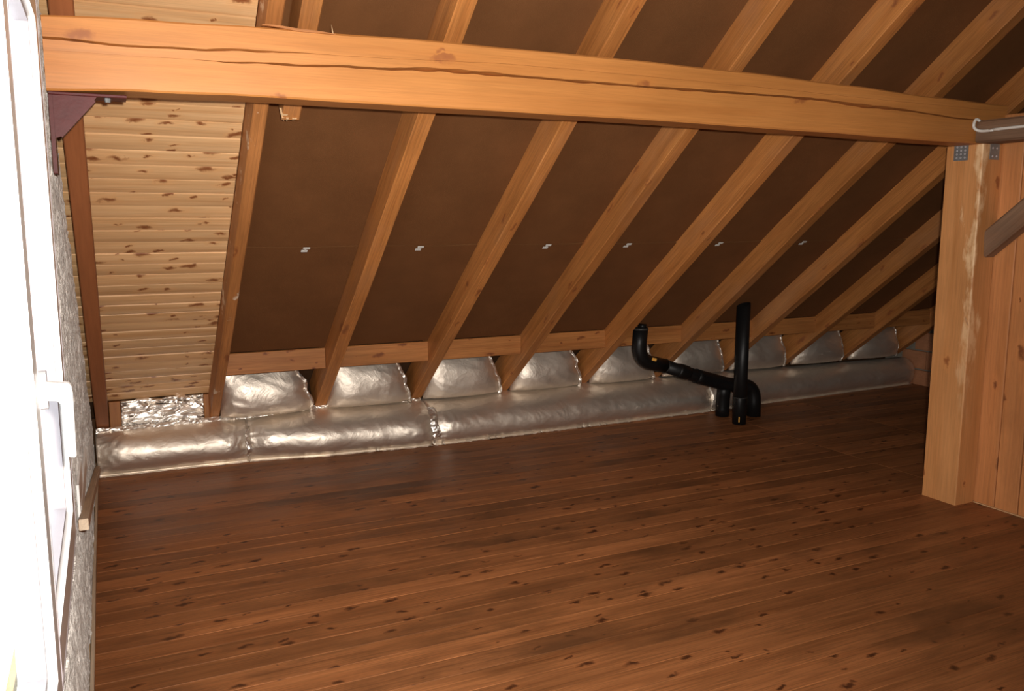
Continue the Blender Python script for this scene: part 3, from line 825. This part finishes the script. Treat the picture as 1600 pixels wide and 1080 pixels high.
def crumple_strip(name, parent, path, width, seed, n=80, mat='foil_crumple', amp=0.008):
    """crinkled strip: path(t) gives (point, across-vector)"""
    vv, ff = [], []
    m_ = 4
    for i in range(n + 1):
        p, ac, nr = path(i / n)
        for j in range(m_ + 1):
            s = j / m_ - 0.5
            wd = width * (1 + 0.35 * nz(i * 0.21 + seed, 2))
            d = amp * nz(i * 1.7 + seed, j * 1.3, 1) + amp * 0.6 * (0.3 - abs(nz(i * 0.33 + seed, j * 0.5, 3)))
            d += amp * (0.25 - s * s) * 2
            q = p + ac * (s * wd) + nr * d
            vv.append(q)
    for i in range(n):
        for j in range(m_):
            a = i * (m_ + 1) + j
            ff.append((a, a + m_ + 1, a + m_ + 2, a + 1))
    o = link(name, mesh(name, vv, ff), M[mat], parent)
    sd = o.modifiers.new('thickness', 'SOLIDIFY'); sd.thickness = 0.002
    return o
r1 = foil_roll(0.012, 0.868, 1.0, 'silver foil insulation length at the plastered gable wall, under the pine boarding', 0)
r2 = foil_roll(0.872, 2.045, 11.0, 'silver foil insulation length right of the gable one, ending in crumpled tape', 0)
r3 = foil_roll(2.060, 4.40, 23.0, 'silver foil insulation length left of the black pipes', 0)
r4 = foil_roll(4.404, 6.83, 37.0, 'silver foil insulation length right of the black pipes, reaching the terracotta wall', 0)
up_ = Vector((0, 0.5, 0.85)).normalized(); out_ = Vector((0, -0.8, 0.5)).normalized()
def edge_path(xa, xb, dz=0.0, dy=0.0):
    def g(t):
        x = xa + (xb - xa) * t
        return Vector((x, 5.497 + dy + 0.006 * nz(x * 5, 3), lerp_tab(FT, x) + 0.002 + dz + 0.004 * nz(x * 6, 2))), up_, out_
    return g
crumple_strip('taped_edge', r1, edge_path(0.015, 0.87), 0.034, 3.0, 46)
crumple_strip('taped_edge', r2, edge_path(0.87, 2.04), 0.026, 8.0, 60)
def seam_path(x):
    def g(t):
        y0 = lerp_tab(FY, x); th = t
        z = 0.05 + 0.20 * t
        y = y0 - 0.045 * math.sin(math.pi * t) + 0.10 * t ** 2 - 0.01
        return Vector((x + 0.008 * math.sin(t * 9), y, z)), Vector((1, 0, 0)), Vector((0, -1, 0.25))
    return g
crumple_strip('seam_tape', r2, seam_path(2.052), 0.055, 14.0, 13, amp=0.012)
crumple_strip('seam_tape', r1, seam_path(0.862), 0.03, 19.0, 13, amp=0.008)

# ---- foil batts bulging between the rafter feet
def pillow(xa, xb, seed, label, depth, flat=0.0):
    nu, nv = 44, 26
    A_, B_ = Vector((0, 5.480, 0.280)), Vector((0, 5.435, 0.600))
    ch = (B_ - A_); nrm = Vector((0, -ch.z, ch.y)).normalized()
    vv, ff = [], []
    for side in (0, 1):
        for i in range(nu + 1):
            u = i / nu
            for j in range(nv + 1):
                t = j / nv
                rag = 0.02 * nz(t * 5 + seed, 7) + 0.01 * nz(t * 17 + seed, 2)
                x = xa + (xb - xa) * u + (rag * u if u > 0.5 else 0) - 0.12 * max(0, u - 0.4) / 0.6 * t ** 1.4
                prof = (math.sin(math.pi * t ** 0.62) ** 0.7) * (max(0.0, 1 - abs(2 * u - 1) ** 3.2)) ** 0.6
                w = depth * prof
                eu = min(u, 1 - u) * (xb - xa)
                ne = math.exp(-(eu / 0.07) ** 2) + 0.5 * math.exp(-(t / 0.16) ** 2)
                w += prof * (0.010 * nz(x * 3 + seed, t * 2) + 0.010 * (0.2 - abs(nz(x * 7 + t * 4 + seed, t * 3, 2))))
                w += 0.014 * ne * (0.25 - abs(nz(x * 24 + seed, t * 7, 3))) * min(1, prof * 3)
                p = A_ + ch * t
                if side == 0: p = p + nrm * w
                else: p = p - nrm * (0.02 + 0.03 * prof)
                vv.append((x, p.y, p.z))
    n0 = (nu + 1) * (nv + 1)
    for i in range(nu):
        for j in range(nv):
            a = i * (nv + 1) + j
            ff.append((a, a + nv + 1, a + nv + 2, a + 1))
            ff.append((n0 + a, n0 + a + 1, n0 + a + nv + 2, n0 + a + nv + 1))
    rim = [j for j in range(nv + 1)] + [i * (nv + 1) + nv for i in range(1, nu + 1)] + [nu * (nv + 1) + j for j in range(nv - 1, -1, -1)] + [i * (nv + 1) for i in range(nu - 1, 0, -1)]
    for q in range(len(rim)):
        a, b = rim[q], rim[(q + 1) % len(rim)]
        ff.append((a, b, b + n0, a + n0))
    o = link('foil_insulation_batt', fix(mesh('foil_insulation_batt', vv, ff)), M['foil'], smooth=True)
    tag(o, label, 'insulation', 'foil batts between the rafter feet')
    def ep(t):
        w = depth * (math.sin(math.pi * min(max(t, 0.02), 0.98) ** 0.62) ** 0.7) * 0.25
        p = A_ + ch * t + nrm * (w + 0.002)
        x = xb - 0.12 * t ** 1.4 - 0.006 + 0.02 * nz(t * 5 + seed, 7)
        return Vector((x, p.y, p.z)), Vector((1, 0, 0)), nrm
    crumple_strip('crinkled_edge', o, ep, 0.024, seed, 15, amp=0.010)
    return o
for i in range(1, NR):
    xa = rafter_right(i) + 0.002
    xb = rafter_right(i + 1) - rafter_w(i + 1) - 0.010 - 0.006 * (i % 3)
    pillow(xa, xb, i * 5.3, 'bulging silver foil batt between the ' + ORD[i] + ' and ' + ORD[i + 1] + ' rafter feet right of the pine boarding', 0.105)

# ---- crinkled foil patch and wood blocks under the pine boarding
def flat_patch(name, xa, xb, label):
    nu, nv = 60, 24
    vv, ff = [], []
    for i in range(nu + 1):
        for j in range(nv + 1):
            u, t = i / nu, j / nv
            x = xa + (xb - xa) * u; z = 0.288 + 0.140 * t
            w = 0.026 * (0.25 - abs(nz(x * 5 + t * 2, t * 3 + 1, 2))) + 0.012 * (0.2 - abs(nz(x * 9 - t * 2, t * 6, 5))) + 0.002 * nz(x * 25, t * 14)
            vv.append((x, 5.545 + 0.02 * t - 0.012 - w * 1.4, z))
    for i in range(nu):
        for j in range(nv):
            a = i * (nv + 1) + j
            ff.append((a, a + nv + 1, a + nv + 2, a + 1))
    o = link(name, mesh(name, vv, ff), M['foil_crumple'], smooth=True)
    sd = o.modifiers.new('thickness', 'SOLIDIFY'); sd.thickness = 0.012; sd.offset = 1
    return tag(o, label, 'insulation')
fp = flat_patch('foil_patch', 0.158, 0.628, 'flat crinkled foil patch under the lowest pine board')
def fold_path(dz, dy):
    def g(t):
        x = 0.158 + 0.47 * t
        return Vector((x, 5.52 + dy, 0.290 + dz + 0.002 * nz(x * 8, dz * 100))), Vector((0, 0.2, 1)), Vector((0, -1, 0.2))
    return g
crumple_strip('foil_fold', fp, fold_path(-0.006, -0.004), 0.010, 2.0, 60, amp=0.005)
crumple_strip('foil_fold', fp, fold_path(0.012, 0.0), 0.008, 6.0, 60, amp=0.004)
for (xa, xb, lab, cut) in ((0.092, 0.155, 'small wood block at the foot of the red-brown gable rafter', 0), (0.630, 0.662, 'small wood block at the foot of the paint-daubed rafter', 0)):
    me = beam_mesh('wood_block', 0, 0.155, -(xb - xa), 0, 0, 0.05, 0.003, n=3, wob=0.004, seed=xa)
    o = link('wood_block', me, M['block'], None, (xb, 5.53, 0.272), Matrix(((0, 1, 0), (0, 0, 1), (1, 0, 0))))
    tag(o, lab, 'block')

# ---- black waste pipes
def pipe_part(name, pts, r, parent, mat='black', seg=24, cap=True):
    return link(name, tube(name, pts, r, seg, cap), M[mat], parent, smooth=False)
def smooth_pts(pts, r=0.1, k=6):
    out = [Vector(pts[0])]
    for a, b, c in zip(pts, pts[1:], pts[2:]):
        a, b, c = Vector(a), Vector(b), Vector(c)
        d1 = min(r, (a - b).length * 0.49); d2 = min(r, (c - b).length * 0.49)
        p = b + (a - b).normalized() * d1; q = b + (c - b).normalized() * d2
        out += arc_pts(p, b, q, k)
    out.append(Vector(pts[-1]))
    return out
def shade(o):
    me = o.data
    me.polygons.foreach_set('use_smooth', [len(p.vertices) == 4 for p in me.polygons])
    return o
vp = empty('vertical_vent_pipe', (4.336, 4.888, 0.0))
tag(vp, 'upright black plastic pipe standing on the floor, open at the top', 'pipe')
R1_ = 0.050
def open_pipe(name, base, top, r, parent, skew=0.0):
    seg = 28
    vv, ff = [], []
    b, t = Vector(base), Vector(top)
    for (p, rr, sk) in ((b, r, 0), (t, r, 1), (t, r * 0.92, 1), (t - Vector((0, 0, 0.25)), r * 0.92, 0)):
        for j in range(seg):
            a = 2 * math.pi * j / seg
            vv.append((p.x + rr * math.cos(a), p.y + rr * math.sin(a), p.z + sk * skew * math.cos(a)))
    for q in range(3):
        for j in range(seg):
            a, c = q * seg + j, q * seg + (j + 1) % seg
            ff.append((a, c, c + seg, a + seg))
    ff.append(tuple(3 * seg + j for j in range(seg))); ff.append(tuple(range(seg - 1, -1, -1)))
    return shade(link(name, fix(mesh(name, vv, ff)), M['black'], parent))
open_pipe('pipe_tube', (4.336, 4.888, 0.0), (4.336, 4.888, 0.892), R1_, vp, 0.018)
shade(pipe_part('socket', [(4.336, 4.888, 0.001), (4.336, 4.888, 0.196), (4.336, 4.888, 0.200)], [0.0505, 0.0505, 0.0495], vp))
shade(pipe_part('socket_ring', [(4.336, 4.888, 0.199), (4.336, 4.888, 0.205)], [0.0525, 0.0515], vp, 'ringgrey'))
st = link('sticker', boxes('sticker', [(4.296, 4.304, 4.8455, 4.8495, 0.022, 0.062)], 0.0005), M['tag'], vp, None, None)
tag(st, 'small orange sticker')

bp_ = empty('branched_waste_pipe', (4.58, 5.05, 0.0))
tag(bp_, 'black plastic waste pipe with elbow, sloping run and two legs, behind the upright pipe', 'pipe')
p_top, p_el = Vector((3.505, 4.985, 0.752)), Vector((3.487, 4.985, 0.545))
p_a, p_tee, p_e2 = Vector((4.09, 5.06, 0.345)), Vector((4.375, 5.105, 0.262)), Vector((4.60, 5.055, 0.225))
shade(pipe_part('elbow', smooth_pts([p_top, p_el - Vector((0, 0, 0.02)), p_el.lerp(p_a, 0.42)], 0.15, 10), 0.052, bp_))
open_rim = shade(pipe_part('elbow_rim', [p_top + Vector((0, 0, -0.010)), p_top + Vector((0, 0, 0.004))], [0.0535, 0.0535], bp_, 'ringgrey'))
shade(pipe_part('stub_tube', [p_top + Vector((0.012, 0, 0.0)), p_top + Vector((0.014, 0, 0.03))], 0.030, bp_))
shade(pipe_part('run', [p_el.lerp(p_a, 0.40), p_a, p_a.lerp(p_tee, 0.5)], 0.048, bp_))
for t in (0.42,):
    c = p_el.lerp(p_a, t); d = (p_a - p_el).normalized()
    shade(pipe_part('joint_ring', [c - d * 0.003, c + d * 0.003], 0.0535, bp_, 'ringgrey'))
c = p_el.lerp(p_a, 0.62); d = (p_a - p_el).normalized()
shade(pipe_part('socket', [p_el.lerp(p_a, 0.62), p_el.lerp(p_a, 0.66), p_el.lerp(p_a, 0.78), p_el.lerp(p_a, 0.8)], [0.049, 0.054, 0.054, 0.049], bp_))
shade(pipe_part('tee', [p_el.lerp(p_a, 0.93), p_a, p_tee, p_tee + Vector((0.10, -0.02, -0.02))], 0.054, bp_))
leg1 = [p_tee + Vector((0.0, 0.01, 0.0)), Vector((4.392, 5.15, 0.12)), Vector((4.395, 5.155, 0.0))]
shade(pipe_part('leg', smooth_pts(leg1, 0.06), 0.053, bp_))
leg2 = smooth_pts([p_tee + Vector((0.06, -0.02, -0.015)), Vector((4.61, 5.05, 0.235)), Vector((4.612, 5.045, 0.0))], 0.13, 10)
shade(pipe_part('leg', leg2, 0.054, bp_))
dd = (p_a - p_el).normalized()
stc = p_el.lerp(p_a, 0.17)
st2 = link('sticker', boxes('sticker', [(-0.018, 0.018, -0.002, 0.002, -0.010, 0.010)], 0.0005), M['tag'], bp_, stc + Vector((0.01, -0.0515, 0.018)), Matrix.Rotation(math.radians(14), 3, 'Y'))
tag(st2, 'small orange sticker')

# ---- batten leaning along the gable wall
q0, q1 = Vector((0.019, 2.80, 0.580)), Vector((0.019, 5.18, 0.115))
dx = (q1 - q0).normalized(); dyv = Vector((1, 0, 0)); dz_ = dx.cross(dyv)
br_rot = Matrix((dx, dyv, dz_)).transposed()
ba_ = link('leaning_batten', beam_mesh('leaning_batten', 0, (q1 - q0).length, -0.014, 0.013, -0.022, 0.012, 0.002, n=20, wob=0.002), M['lath'], None, q0, br_rot)
tag(ba_, 'pale wooden batten slanting down along the plastered gable wall', 'batten')
